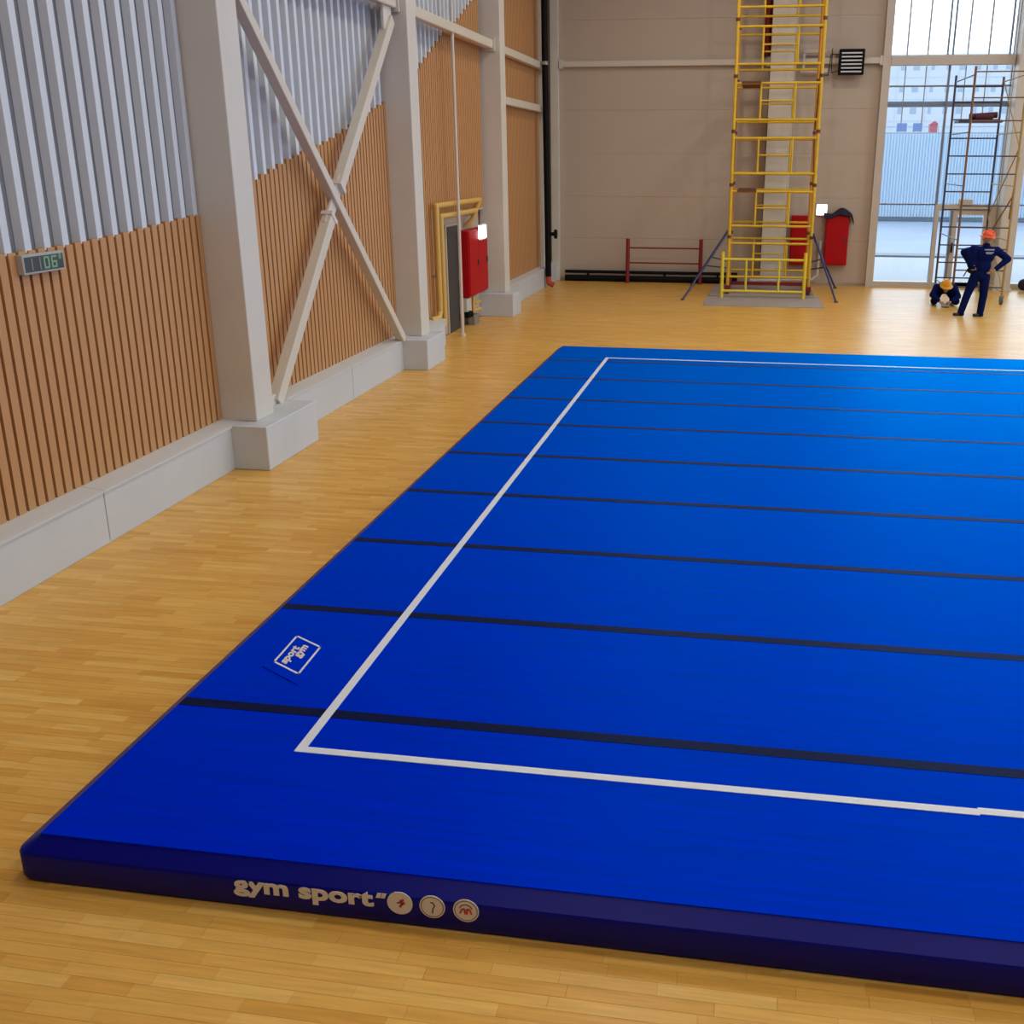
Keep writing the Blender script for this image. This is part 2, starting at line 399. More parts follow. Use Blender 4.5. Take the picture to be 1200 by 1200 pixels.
# columns
names = {1: 'cream steel column on a long grey plinth, nearest to the camera', 2: 'cream steel column between the cross brace and the ochre pipes',
         3: 'cream steel column just beyond the red hose cabinet on the left wall', 4: 'cream steel column in the far left corner behind the black downpipe', 0: 'cream steel column beside the mat, left of the digital clock'}
PL = {0: (-.72, .6), 1: (5.27, 6.62), 2: (11.06, 12.02), 3: (17.2, 17.98), 4: (23.3, 23.9)}
for i, y in enumerate(COLY):
    t = thing('steel_column', names[i], 'column', (XC-.2, y+.2, 0), 'steel columns along the slatted wall')
    xf = XC if i < 4 else -3.44
    MB().box(XLW, xf, y, y+CW, .5, ZC).build('shaft', 'steel', t, bevel=.012)
    MB().box(XLW, -2.892 if i < 4 else -3.3, PL[i][0], PL[i][1], 0, .5).build('plinth', 'plinth', t, bevel=.01)

# cross brace in the second bay
XB = -3.32
t = thing('cross_brace', 'cream X-shaped cross brace of square tubes over timber slats', 'brace', (XB, 8.6, .5))
P0, P1 = Vector((XB, 5.9, 5.45)), Vector((XB, 11.05, .51))
Q0, Q1 = Vector((XB, 6.40, .51)), Vector((XB, 11.25, 5.36))
X = Vector((XB, 8.63, 2.78))
MB().bar(P0, P1, .13, .13, (1, 0, 0)).build('brace_tube', 'tube', t, bevel=.01)
dq = (Q1-Q0).normalized()
MB().bar(Q0, X-dq*.28, .16, .14, (1, 0, 0)).build('brace_tube', 'tube', t, bevel=.01)
MB().bar(X+dq*.28, Q1, .16, .14, (1, 0, 0)).build('brace_tube', 'tube', t, bevel=.01)
MB().bar(X-dq*.42, X+dq*.42, .19, .03, (1, 0, 0)).build('gusset_plate', 'steel', t)
for e_ in (-.27, .27): MB().bar(X+dq*(e_-.03), X+dq*(e_+.03), .21, .16, (1, 0, 0)).build('end_plate', 'steel', t)
MB().box(XB-.02, XB+.02, 6.2, 6.55, .5, .62).build('base_plate', 'steel', t)
MB().box(XB-.02, XB+.02, 10.95, 11.3, 5.2, 5.62).build('gusset_plate', 'steel', t)

def girt(label, y0, y1, z, r=.09, x=XB, m='tube'):
    t = thing('wall_girt', label, 'beam', (x, (y0+y1)/2, z), 'cream tubes between the wall columns')
    MB().bar((x, y0+.08, z), (x, y1-.08, z), .16, .17).build('tube', m, t, bevel=.02)
    for y in (y0+.04, y1-.04): MB().box(x-.11, x+.11, y-.03, y+.03, z-.13, z+.13).build('end_plate', 'steel', t)
girt('cream horizontal tube above the cross brace at the top edge', COLY[1]+CW, COLY[2], 5.62)
girt('cream horizontal tube high above the ochre pipes and service door', COLY[2]+CW, COLY[3], 5.61)
girt('upper of two cream tubes in the far left bay by the corner', COLY[3]+CW, COLY[4], 5.64, x=-3.43)
girt('lower of two cream tubes in the far left bay by the corner', COLY[3]+CW, COLY[4], 4.59, x=-3.43)
tag(MB().path([(-3.29, 14.53, 0), (-3.29, 14.53, 7.2)], .032).tube((-3.29, 14.53, 0), (-3.29, 14.53, .05), .06).build('vertical_pipe', 'tube'), 'thin cream vertical pipe rising past the service door to the top', 'pipe')

# ochre heating pipes around the doorway
for lab, y0, y1, zt, zb in (('outer ochre heating pipe looping over the service door', 13.48, 16.5, 2.53, .52), ('inner ochre heating pipe looping under the outer one above the door', 13.74, 16.2, 2.33, .32)):
    t = thing('heating_pipe', lab, 'pipe', (-3.42, y0, zb), 'ochre heating pipes around the service door')
    MB().path([(-3.47, y0-.35, zb), (-3.4, y0-.1, zb), (-3.4, y0, zb+.1), (-3.4, y0, zt), (-3.4, y1, zt), (-3.46, y1-.04, zt-.16), (-3.6, y1-.1, zt-.32)], .05, 10).build('pipe', 'ochre', t)
    MB().box(XLW+.01, -3.38, y0-.02, y0+.02, 1.25, 1.29).build('pipe_clamp', 'grey_metal', t)
    MB().box(XLW+.01, -3.38, y1-.4, y1-.36, zt-.02, zt+.02).build('pipe_clamp', 'grey_metal', t)

def hose_cabinet(label, x0, x1, y0, y1, z0, z1, face, cloth=False):
    """face '+x' or '-y'"""
    t = thing('hose_cabinet', label, 'cabinet', ((x0+x1)/2, (y0+y1)/2, z0), 'red fire hose cabinets')
    MB().box(x0, x1, y0, y1, z0, z1).build('body', 'red', t, bevel=.015)
    if face == '+x':
        ym = (y0+y1)/2
        for a, b in ((y0+.02, ym-.008), (ym+.008, y1-.02)):
            d = MB().box(x1, x1+.018, a, b, z0+.03, z1-.03).build('door', 'red', t, bevel=.005)
            MB().box(x1+.018, x1+.04, b-.1, b-.06, (z0+z1)/2-.06, (z0+z1)/2+.06).build('handle', 'dark_grey', d)
    else:
        d = MB().box(x0+.03, x1-.03, y0-.018, y0, z0+.04, z1-.04).build('door', 'red', t, bevel=.005)
        MB().box(x1-.09, x1-.05, y0-.04, y0-.018, (z0+z1)/2-.06, (z0+z1)/2+.06).build('handle', 'dark_grey', d)
    return t
hose_cabinet('tall red double-door hose cabinet hung on the left wall by the service door', -3.62, -3.40, 15.55, 17.0, .62, 1.95, '+x')
t = thing('exit_lamp', 'small lit white exit lamp above the red cabinet on the left wall', 'lamp', (-3.36, 16.5, 1.72))
MB().box(-3.376, -3.34, 16.26, 16.74, 1.72, 2.04).build('housing', 'white_pipe', t)
MB().box(-3.34, -3.325, 16.29, 16.71, 1.75, 2.01).build('lit_panel', 'lamp', t)
MB().box(-3.374, -3.342, 16.245, 16.26, 1.75, 2.01).build('lit_panel', 'lamp', t)
t = thing('valve_manifold', 'small ochre pipes and black valve under the red hose cabinet', 'valve', (-3.45, 16.1, 0))
MB().path([(-3.45, 15.95, .60), (-3.45, 15.95, .30), (-3.45, 16.5, .27)], .035).path([(-3.45, 16.05, .45), (-3.45, 16.5, .42)], .03).build('pipe', 'ochre', t)
MB().box(-3.5, -3.4, 15.42, 15.55, .22, .34).ball((-3.42, 15.6, .28), .07, 10, 6).build('valve', 'black', t)
MB().box(-3.6, -3.45, 15.45, 15.8, .3, .6).build('pipe_box', 'white_pipe', t)
MB().box(-3.55, -3.42, 15.9, 16.3, 0, .2).build('foot', 'grey_metal', t)

# digital wall clock
t = thing('digital_clock', 'slim silver digital wall clock reading 11:06 at the top of the slats', 'clock', (XS+.03, 2.82, 2.44))
yc0, yc1, zc0, zc1 = 2.56, 3.08, 2.435, 2.595
MB().box(XS, XS+.06, yc0, yc1, zc0, zc1).build('case', 'clock_case', t, bevel=.006)
MB().box(XS+.058, XS+.063, yc0+.018, yc1-.018, zc0+.018, zc1-.02).build('screen', 'lcd', t)
SEG = {'0': 'abcdef', '1': 'bc', '6': 'acdefg', '8': 'abcdefg'}
def digit(mb, ch, y, z, w, h, th, xf):
    q = h/2
    R = {'a': (0, w, h-th, h), 'd': (0, w, 0, th), 'g': (0, w, q-th/2, q+th/2), 'b': (w-th, w, q, h), 'c': (w-th, w, 0, q), 'f': (0, th, q, h), 'e': (0, th, 0, q)}
    for s_ in SEG[ch]:
        a, b, c, d = R[s_]; mb.box(xf, xf+.003, y+a, y+b, z+c, z+d)
for ch, y_, z_, w_, h_, th_, m_ in (('1', 2.60, 2.465, .07, .1, .016, 'seg_dim'), ('1', 2.70, 2.465, .07, .1, .016, 'seg_dim'), ('0', 2.81, 2.465, .07, .1, .016, 'seg_on'), ('6', 2.905, 2.465, .07, .1, .016, 'seg_on'), ('8', 3.005, 2.53, .03, .045, .008, 'seg_on')):
    digit(mb := MB(), ch, y_, z_, w_, h_, th_, XS+.063); mb.build('digit', m_, t)

# ------------------------------------------------------------------ back wall
wb_ = MB()
wb_.box(XL-.25, BACK_WIN[0][0]-.02, YB+.02, YB+.25, 0, ZC)
edges = [BACK_WIN[0][0]]+[v for w in BACK_WIN for v in w][1:]
for (a, b), (c, d) in zip(BACK_WIN, BACK_WIN[1:]): wb_.box(b, c, YB+.02, YB+.25, 0, ZC)
wb_.box(BACK_WIN[-1][1], XR+.25, YB+.02, YB+.25, 0, ZC)
for a, b in BACK_WIN: wb_.box(a-.02, b+.02, YB+.02, YB+.25, BW_TOP, ZC)
wall_back = struct(wb_.build('wall_back', 'joint'))
pm = unit_box('wall_panel', 'panel')
z = 0.06
while z < ZC:
    z1 = min(z+1.14, ZC)
    for a, b in ((XLW, 2.45), (2.46, BACK_WIN[0][0]-.16)):
        place(pm, 'wall_panel', wall_back, a+.004, b-.004, YB-.02, YB+.02, z+.002, z1-.002)
    z = z1
place(pm, 'wall_panel', wall_back, XLW, BACK_WIN[0][0]-.16, YB-.005, YB+.02, 0, .058)
struct(MB().box(-3.45, -3.22, YB-.16, YB-.02, 0, ZC).build('trim_2', 'steel', bevel=.01))
t = thing('steel_column', 'broad cream steel column on the back wall behind the yellow scaffold', 'column', (2.8, 24.3, 0), 'steel columns of the back wall')
MB().box(2.47, 3.05, 24.08, YB-.02, 0, ZC).build('shaft', 'steel', t, bevel=.012)
MB().box(3.05, 3.12, 24.3, YB-.02, 0, ZC).build('flange', 'steel', t)
def back_col(x0, x1, lab):
    t = thing('steel_column', lab, 'column', ((x0+x1)/2, 24.2, 0), 'steel columns of the back wall')
    MB().box(x0, x1, 24.0, YB+.02, 0, ZC).build('shaft', 'steel', t, bevel=.012)
    MB().box(x0-.03, x1+.03, 23.93, 24.3, 0, .05).build('base_plate', 'steel', t)
back_col(8.64, 9.06, 'cream steel column between the windows, behind the mobile tower')
back_col(12.17, 12.58, 'cream steel column further right between the back windows')
for lab, a, b, h in (('cream horizontal rail on the back wall from the corner to the column', -3.2, 2.47, .15), ('cream horizontal rail on the back wall from column to window', 3.05, 5.37, .15)):
    t = thing('wall_rail', lab, 'beam', ((a+b)/2, 24.5, 5.72), 'cream rails along the back wall')
    MB().box(a, b, YB-.16, YB-.02, 5.72, 5.87).build('tube', 'tube', t, bevel=.015)
    for xx in (a+.05, b-.05): MB().box(xx-.05, xx+.05, YB-.18, YB-.02, 5.68, 5.91).build('end_plate', 'steel', t)

# windows in the back wall
thin = [5.96, 6.48, 7.47, 7.99]
for n, (a, b) in enumerate(BACK_WIN):
    w = struct(MB().box(a-.2, a+.0, YB-.2, YB+.12, 0, BW_TOP+.2).build('window_%d' % (n+1), 'frame'))
    MB().box(b, b+.03, YB-.1, YB+.12, 0, BW_TOP).build('window_jamb', 'frame', w)
    MB().box(a, b, YB-.1, YB+.12, 0, .14).build('window_sill', 'frame', w)
    MB().box(a, b, YB-.22, YB-.04, 5.66, 5.90).build('window_beam', 'frame', w, bevel=.015)
    o_ = a-BACK_WIN[0][0]
    for x in (6.97, 7.10, 8.50): MB().box(x+o_-.022, x+o_+.022, YB-.02, YB+.08, 5.9, BW_TOP).build('mullion', 'frame_dark', w)
    MB().box(7.05+o_-.028, 7.05+o_+.028, YB-.04, YB+.08, .14, 5.66).build('mullion', 'frame_dark', w)
    for x in thin:
        MB().box(x+o_-.022, x+o_+.022, YB+.02, YB+.07, 5.9, BW_TOP).build('mullion', 'frame_glare', w)
        MB().box(x+o_-.012, x+o_+.012, YB+.03, YB+.06, 4.25, 5.66).build('mullion', 'block_seam', w)
    for zz in (5.17, 2.19): MB().box(a, b, YB, YB+.06, zz-.02, zz+.02).build('transom', 'frame_dark', w)
    MB().box(a, b, YB+.08, YB+.14, 4.66, 4.80).build('transom', 'block_seam', w)
    xs = [a]+[x+o_ for x in (7.05,)]+[b]
    for xa, xb in zip(xs, xs[1:]):
        for za, zb in ((.14, 2.19), (2.19, 5.17), (5.17, BW_TOP)):
            if n == 0 and xa > 7 and za < 1: continue
            MB().box(xa+.005, xb-.005, YB+.045, YB+.05, za, zb).build('pane', 'glass', w)
# glazed door in the first window
d2 = struct(MB().box(7.03, 7.13, YB-.12, YB+.1, 0, 2.2).box(8.40, 8.60, YB-.12, YB+.1, 0, 2.2).box(7.13, 8.40, YB-.12, YB+.1, 2.04, 2.2).build('door_2', 'frame'))
lf = MB().box(7.50, 7.62, YB-.1, YB+.05, 0.02, 2.04).box(8.30, 8.40, YB-.1, YB+.05, .02, 2.04).box(7.62, 8.30, YB-.1, YB+.05, .02, .16).box(7.62, 8.30, YB-.1, YB+.05, 1.93, 2.04).build('door_leaf', 'frame', d2)
MB().box(7.62, 8.30, YB-.03, YB-.02, .16, 1.93).build('pane', 'glass', lf)
MB().box(7.44, 7.50, YB-.11, YB+.04, .02, 2.04).build('door_stile', 'frame_dark', d2)
MB().box(7.13, 7.44, YB-.03, YB-.02, .02, 2.04).build('pane', 'glass', d2)
MB().box(7.52, 7.56, YB-.18, YB-.1, .95, 1.2).build('door_handle', 'black', lf)
MB().box(7.6, 7.95, YB-.2, YB-.06, 2.2, 2.34).build('door_closer', 'frame', d2)

# ------------------------------------------------------------------ right wall, front wall, ceiling (out of view)
wr = MB().box(XR, XR+.25, YF, YB, 0, RW_Z[0]).box(XR, XR+.25, YF, YB, RW_Z[1], ZC)
ed = [YF]+[v for w in RIGHT_WIN for v in w]+[YB]
for a, b in zip(ed[::2], ed[1::2]): wr.box(XR, XR+.25, a, b, RW_Z[0], RW_Z[1])
struct(wr.build('wall_right', 'farwall'))
for n, (a, b) in enumerate(RIGHT_WIN):
    w = MB().box(XR+.05, XR+.13, a, a+.07, *RW_Z).box(XR+.05, XR+.13, b-.07, b, *RW_Z).box(XR+.05, XR+.13, a, b, RW_Z[0], RW_Z[0]+.07).box(XR+.05, XR+.13, a, b, RW_Z[1]-.07, RW_Z[1])
    w.box(XR+.06, XR+.12, (a+b)/2-.03, (a+b)/2+.03, *RW_Z).box(XR+.06, XR+.12, a, b, 5.6, 5.66)
    w = struct(w.build('window_%d' % (n+4), 'frame'))
    MB().box(XR+.088, XR+.092, a+.07, b-.07, RW_Z[0]+.07, RW_Z[1]-.07).build('pane', 'glass', w)
struct(MB().box(XL-.25, XR+.25, YF-.25, YF, 0, ZC).build('wall_front', 'farwall'))
struct(MB().box(XL-.25, XR+.25, YF-.25, YB+.25, ZC, ZC+.2).build('ceiling', 'ceiling'))
rows_txt = ['over the floor before the blue mat', 'over the front of the blue mat', 'over the middle of the blue mat', 'over the far end of the blue mat', 'nearest the back wall']
cols_txt = ['on the slatted wall side', 'in the middle', 'on the window side']
for j, y in enumerate((-5, 1, 7, 13, 19)):  # luminaires added above the view to raise the room's light level
    for i, x in enumerate((1.0, 6.2, 11.4)):
        t = thing('added_ceiling_light', 'added out-of-view white ceiling luminaire %s, %s' % (rows_txt[j], cols_txt[i]), 'lamp', (x, y, ZC-.12), 'added ceiling luminaires')
        MB().box(x-.3, x+.3, y-.6, y+.6, ZC-.1, ZC).build('housing', 'ceiling', t)
        MB().box(x-.28, x+.28, y-.58, y+.58, ZC-.115, ZC-.1).build('diffuser', 'lum', t)
        l = bpy.data.lights.new('added_luminaire_light', 'AREA'); l.shape = 'RECTANGLE'; l.size = .5; l.size_y = 1.1; l.energy = LAMP_W; l.color = LAMP_COL
        lo = bpy.data.objects.new('added_luminaire_light', l); lo.location = (0, 0, -.02); lo.parent = t; COL.objects.link(lo)

# ------------------------------------------------------------------ gymnastics mat
HM = 0.22
mt = thing('gymnastics_mat', 'large blue gymnastics floor mat with white boundary line', 'gym mat', (6, 5.6, 0))
def outline(inset, z, rad=.07, n=5):
    x0, x1, y0, y1 = MATX0+inset, MATX1-inset, MATY0+inset, MATY1-inset; r = max(rad-inset*.4, .02); pts = []
    for cx_, cy_, a0 in ((x1-r, y0+r, -90), (x1-r, y1-r, 0), (x0+r, y1-r, 90), (x0+r, y0+r, 180)):
        for k in range(n+1):
            a_ = math.radians(a0+90*k/n); pts.append((cx_+r*math.cos(a_), cy_+r*math.sin(a_), z))
    return pts
rings = [outline(.015, 0), outline(0, .03), outline(0, .152), outline(.006, .164), outline(.080, .209), outline(.088, HM-.004), outline(.10, HM-.006)]
mb = MB(); n_ = len(rings[0])
for r in rings: mb.v += r
for k in range(len(rings)-1):
    for i in range(n_): mb.f.append((k*n_+i, k*n_+(i+1) % n_, (k+1)*n_+(i+1) % n_, (k+1)*n_+i)); mb.smooth.append(k in (0, 1))
mb.f.append(tuple((len(rings)-1)*n_+i for i in range(n_))); mb.smooth.append(False)
mb.build('edge_cover', 'mat_edge', mt)
ed = [MATY0+.085]+[1.4*k for k in range(9)]+[MATY1-.085]
for a, b in zip(ed, ed[1:]):
    MB().box(MATX0+.095, MATX1-.095, a+.001, b-.001, HM-.006, HM).build('carpet_strip', 'mat_top', mt)
for k in range(9):
    w = .088 if k < 5 else .08
    MB().box(-.905, 12.9, 1.4*k-w/2, 1.4*k+w/2, HM, HM+.002).build('seam_tape', 'tape', mt)
LX0, LX1, LY0, LY1, LW = 0.0, 12.0, -.418, 11.535, .055
MB().box(LX0, LX0+LW, LY0, LY1, HM+.0005, HM+.004).build('boundary_line', 'white_line', mt)
MB().box(LX1-LW, LX1, LY0, LY1, HM+.0005, HM+.004).build('boundary_line', 'white_line', mt)
MB().box(LX0+LW, LX1-LW, LY1-LW, LY1, HM+.0005, HM+.004).build('boundary_line', 'white_line', mt)
MB().box(LX0+LW, 3.63, LY0, LY0+LW, HM+.0005, HM+.004).build('boundary_line', 'white_line', mt)
MB().box(3.63, LX1-LW, LY0+.012, LY0+LW+.012, HM+.0005, HM+.004).build('boundary_line', 'white_line', mt)

def text_mesh(body, size, bold=.02):
    c = bpy.data.curves.new('t', 'FONT'); c.body = body; c.size = size; c.offset = bold*size; c.extrude = .001; c.resolution_u = 3
    o = bpy.data.objects.new('t', c); COL.objects.link(o)
    dg = bpy.context.evaluated_depsgraph_get(); me = bpy.data.meshes.new_from_object(o.evaluated_get(dg))
    bpy.data.objects.remove(o); bpy.data.curves.remove(c)
    xs = [v.co.x for v in me.vertices]; x0 = min(xs)
    for v in me.vertices: v.co.x -= x0
    return me, max(xs)-x0
def put_text(body, m, parent, origin, xdir, ydir, width, xheight, name='lettering', bold=.03):
    me, w = text_mesh(body, 1.0, bold); me.materials.clear(); me.materials.append(M[m])
    xdir, ydir = Vector(xdir), Vector(ydir); nrm = xdir.cross(ydir); off = Vector((0, 0, 0)); q = parent
    while q is not None: off += q.location; q = q.parent
    sx = width/w; sy = xheight/.5
    for v in me.vertices:
        v.co = Vector(origin)+xdir*v.co.x*sx+ydir*v.co.y*sy+nrm*v.co.z-off
    o = bpy.data.objects.new(name, me); COL.objects.link(o); o.parent = parent; return o
YFACE = MATY0-.0015
lt = put_text('gym sport', 'print_white', mt, (.13, YFACE, .097), (1, 0, 0), (0, 0, 1), .685, .058, bold=.040)
lt['label'] = 'white lettering reading gym sport on the front edge'
for x in (.826, .849):
    MB().prism([(x, YFACE, .146), (x+.020, YFACE, .146), (x+.030, YFACE, .172), (x+.010, YFACE, .172)], (0, -.002, 0)).build('quote_mark', 'print_white', mt)
def disc(c, r, y, th=.003, n=28):
    return [(c[0]+r*math.cos(2*math.pi*i/n), y, c[1]+r*math.sin(2*math.pi*i/n)) for i in range(n)]
for k, cx_ in enumerate((.940, 1.092, 1.249)):
    c = (cx_, .131)
    b = MB().prism(disc(c, .060, YFACE), (0, -.003, 0)).build('badge', 'print_white', mt)
    y = YFACE-.003
    rg = MB(); o1, o2 = disc(c, .054, y), disc(c, .050, y)
    for i in range(28):
        j = (i+1) % 28; rg.add([o1[i], o1[j], o2[j], o2[i]], [(0, 1, 2, 3)])
    for v in range(len(rg.v)): rg.v[v] = (rg.v[v][0], y-.0006, rg.v[v][2])
    rg.build('ring', 'print_grey' if k else 'print_white', b)
    def st(pts, w, m, nm='pictogram'):
        g = MB()
        for (ax, az), (bx, bz) in zip(pts, pts[1:]): g.bar((c[0]+ax, y-.001, c[1]+az), (c[0]+bx, y-.001, c[1]+bz), .0015, w, (0, 0, 1) if abs(bx-ax) > abs(bz-az) else (1, 0, 0))
        g.build(nm, m, b)
    if k == 0:
        st([(.0, -.02), (.012, 0), (.002, .01), (.02, .022)], .012, 'print_red'); st([(-.012, .0), (.0, .006)], .008, 'print_grey')
        st([(.008, -.005), (.024, .006)], .012, 'print_red')
    elif k == 1:
        st([(.0, -.035), (.004, -.008), (.012, .006), (.006, .022), (-.008, .024)], .006, 'print_grey')
    else:
        st([(-.028, -.016), (-.018, .008), (-.006, .010), (-.004, -.018)], .009, 'print_red'); st([(.004, -.018), (.006, .010), (.018, .008), (.026, -.016)], .009, 'print_red')
        st([(-.03, .012), (-.018, .028), (.0, .034), (.018, .028), (.03, .012)], .005, 'print_grey')
# square logo patch on the carpet
A, B, C_, D_ = Vector((-.585, .55, HM)), Vector((-.60, .945, HM)), Vector((-.335, .80, HM)), Vector((-.345, .41, HM))
ex = (D_-A); ey = (B-A); nx, ny = ex.normalized(), ey.normalized()
lo = A-nx*.05-ny*.09
patch = MB().prism([lo, lo+nx*(ex.length+.10), lo+nx*(ex.length+.10)+ny*(ey.length+.13), lo+ny*(ey.length+.13)], (0, 0, .006)).build('logo_patch', 'mat_top', mt)
zt = HM+.006
def P(u, v, z=zt): return (A+nx*ex.length*u+ny*ey.length*v).to_tuple()[:2]+(z,)
fr = MB(); w = .06
for (u0, v0, u1, v1) in ((0, 0, 1, w*.75), (0, 1-w*.75, 1, 1), (0, 0, w, 1), (1-w, 0, 1, 1)):
    fr.prism([P(u0, v0), P(u1, v0), P(u1, v1), P(u0, v1)], (0, 0, .002))
fr.build('patch_border', 'white_line', patch)
ty = -nx
put_text('sport', 'print_white', patch, P(.40, .10, zt+.001), ny, ty, ey.length*.60, .05, bold=.04)
put_text('gym', 'print_white', patch, P(.62, .42, zt+.001), ny, ty, ey.length*.42, .05, bold=.04)

# ------------------------------------------------------------------ black downpipe, low black pipes, white pipe
t = thing('downpipe', 'tall black downpipe in the far left corner with a red foot', 'pipe', (-3.2, 22.7, 0))
MB().path([(-3.24, 22.7, ZC), (-3.235, 22.7, 5.8), (-3.20, 22.7, .3)], .082, 12).build('pipe', 'black', t)
MB().path([(-3.20, 22.7, .32), (-3.19, 22.7, .12), (-3.06, 22.68, .075)], .075, 12).build('foot', 'red_pipe', t)
MB().tube((-3.20, 22.7, 1.42), (-3.02, 22.7, 1.42), .05).tube((-3.02, 22.7, 1.42), (-2.96, 22.7, 1.42), .12, 12).build('side_valve', 'black', t)
MB().tube((-3.235, 22.7, 5.64), (-3.235, 22.7, 5.72), .09, 12).build('collar', 'grey_metal', t)
for lab, z, r in (('thin black pipe running above the thick one along the back wall', .27, .045), ('thick black pipe lying low along the back wall', .09, .085)):
    t = thing('low_pipe', lab, 'pipe', (-.6, 24.38, 0), 'black pipes along the back wall')
    if z > .2:
        for x in (-2.4, -.2, 1.3): MB().box(x-.02, x+.02, 24.42, 24.50, z-.02, z+.015).build('support_arm', 'black', t)
    MB().tube((-3.05, 24.40, z), (1.85, 24.40, z), r, 12).build('pipe', 'black', t)
    for x in (-2.4, -.2, 1.3): MB().box(x-.03, x+.03, 24.49 if z > .2 else 24.37, 24.53 if z > .2 else 24.43, 0, z+(.02 if z > .2 else -.05)).build('support', 'black', t)
tag(MB().path([(4.07, 24.42, 1.15), (4.03, 24.42, .28), (3.9, 24.42, .16), (2.95, 24.2, .16), (2.9, 24.02, .16), (2.2, 23.98, .16)], .045).box(4.03, 4.11, 24.40, 24.6, 1.1, 1.2).box(2.3, 2.34, 23.94, 24.05, 0, .16).build('white_pipe', 'white_pipe'), 'white bent pipe at the foot of the back wall by the red cabinets', 'pipe')

# ------------------------------------------------------------------ red trestle frame
t = thing('steel_trestle', 'dark red steel frame with two thin rails against the back wall', 'scaffold frame', (-.2, 24.15, 0))
for x in (-1.22, .82): MB().tube((x, 24.16, 0), (x, 24.2, 1.22), .055, 10).build('post', 'red_dark', t)
for z in (.97, .56): MB().tube((-1.22, 24.18, z), (.82, 24.18, z), .022, 8).build('rail', 'red_dark', t)

# ------------------------------------------------------------------ plywood and yellow scaffold
tag(MB().box(1.15, 3.98, 19.75, 21.9, 0.0, .012).build('plywood_sheet', 'ply'), 'grey plywood sheet lying in front under the yellow scaffold frame', 'plywood', 'plywood under the scaffold')
tag(MB().box(1.22, 3.85, 21.55, 24.0, .012, .024).build('plywood_sheet', 'ply'), 'grey plywood sheet lying deeper under the yellow scaffold tower', 'plywood', 'plywood under the scaffold')
t = thing('guard_frame', 'bright yellow low scaffold frame standing on plywood in front of the tower', 'scaffold frame', (2.55, 21.3, 0))
for x in (1.53, 3.56): MB().tube((x, 21.3, .012), (x, 21.3, 1.14), .045, 10).build('post', 'yellow_bright', t)
for z in (.96, .18): MB().tube((1.53, 21.3, z), (3.56, 21.3, z), .032, 8).build('rail', 'yellow_bright', t)
for x in (2.12, 2.93): MB().tube((x, 21.3, .18), (x, 21.3, .96), .028, 8).build('inner_post', 'yellow_bright', t)

t = thing('scaffold_tower', 'tall yellow scaffold tower with blue outriggers by the back wall', 'scaffold', (2.68, 22.9, 0))
XA, XBt = 1.65, 3.70
YS = (22.0, 23.75)
ZT = 9.6
for yi, y in enumerate(YS):
    for x in (XA, XBt):
        MB().tube((x, y, .24), (x, y, ZT), .042, 10).build('leg', 'yellow' if yi == 0 else 'orange', t)
    k = 0
    while .46+1.27*k+.84 < ZT:
        zb, zt_ = .46+1.27*k, 1.30+1.27*k
        for z in (zb, zt_): MB().tube((XA, y, z), (XBt, y, z), .030, 8).build('rung', 'yellow', t)
        for x in (2.27, 3.10): MB().tube((x, y, zb), (x, y, zt_), .024, 8).build('inner_post', 'yellow', t)
        MB().tube((2.27, y, (zb+zt_)/2+.02), (3.10, y, (zb+zt_)/2+.02), .020, 8).build('inner_rung', 'yellow', t)
        for x in (XA, XBt): MB().tube((x, y, zt_+.12), (x, y, zt_+.2), .052, 8).build('joint_clamp', 'rust', t)
        k += 1
for x in (XA, XBt):
    MB().box(x-.06, x+.06, YS[0]-.15, YS[1]+.15, .12, .24).build('base_beam', 'red_dark', t)
    for y in YS: MB().box(x-.05, x+.05, y-.05, y+.05, .024, .12).build('foot', 'rust', t)
MB().box(XA, XBt, 23.0, 23.08, .14, .22).build('base_beam', 'red_dark', t)
for k in range(4):
    z0 = 1.5+2.54*k
    for x in (XA, XBt):
        a, b = ((YS[0], YS[1]) if k % 2 == 0 else (YS[1], YS[0]))
        MB().tube((x, a, z0), (x, b, min(z0+2.4, ZT)), .018, 6).build('diagonal_brace', 'rust', t)
for z in (5.1, 2.56): MB().box(XA+.15, XA+.62, YS[0]-.1, YS[1]+.1, z, z+.05).build('platform_plank', 'rust', t)
for x, sx, fy, s0 in ((XA, -1, YS[0], -1), (XBt, 1, YS[0], -1), (XA, -1, YS[1], 1), (XBt, 1, YS[1], 1)):
    foot = (.6, 20.68, .02) if (sx < 0 and s0 < 0) else (4.33, 20.82, .02) if s0 < 0 else (.62, 23.95, .02) if sx < 0 else (4.50, 23.8, .02)
    top = Vector((x+sx*.05, fy, 1.56)); ft = Vector(foot)
    MB().tube(top, ft, .025, 8).build('outrigger', 'blue_tube', t)
    mid = top.lerp(ft, .5)
    MB().tube((x+sx*.05, fy, .68), mid, .018, 6).build('outrigger_strut', 'blue_tube', t)
    MB().tube(ft-Vector((0, 0, .02)), ft+Vector((0, 0, .02)), .05, 10).build('outrigger_foot', 'rubber', t)

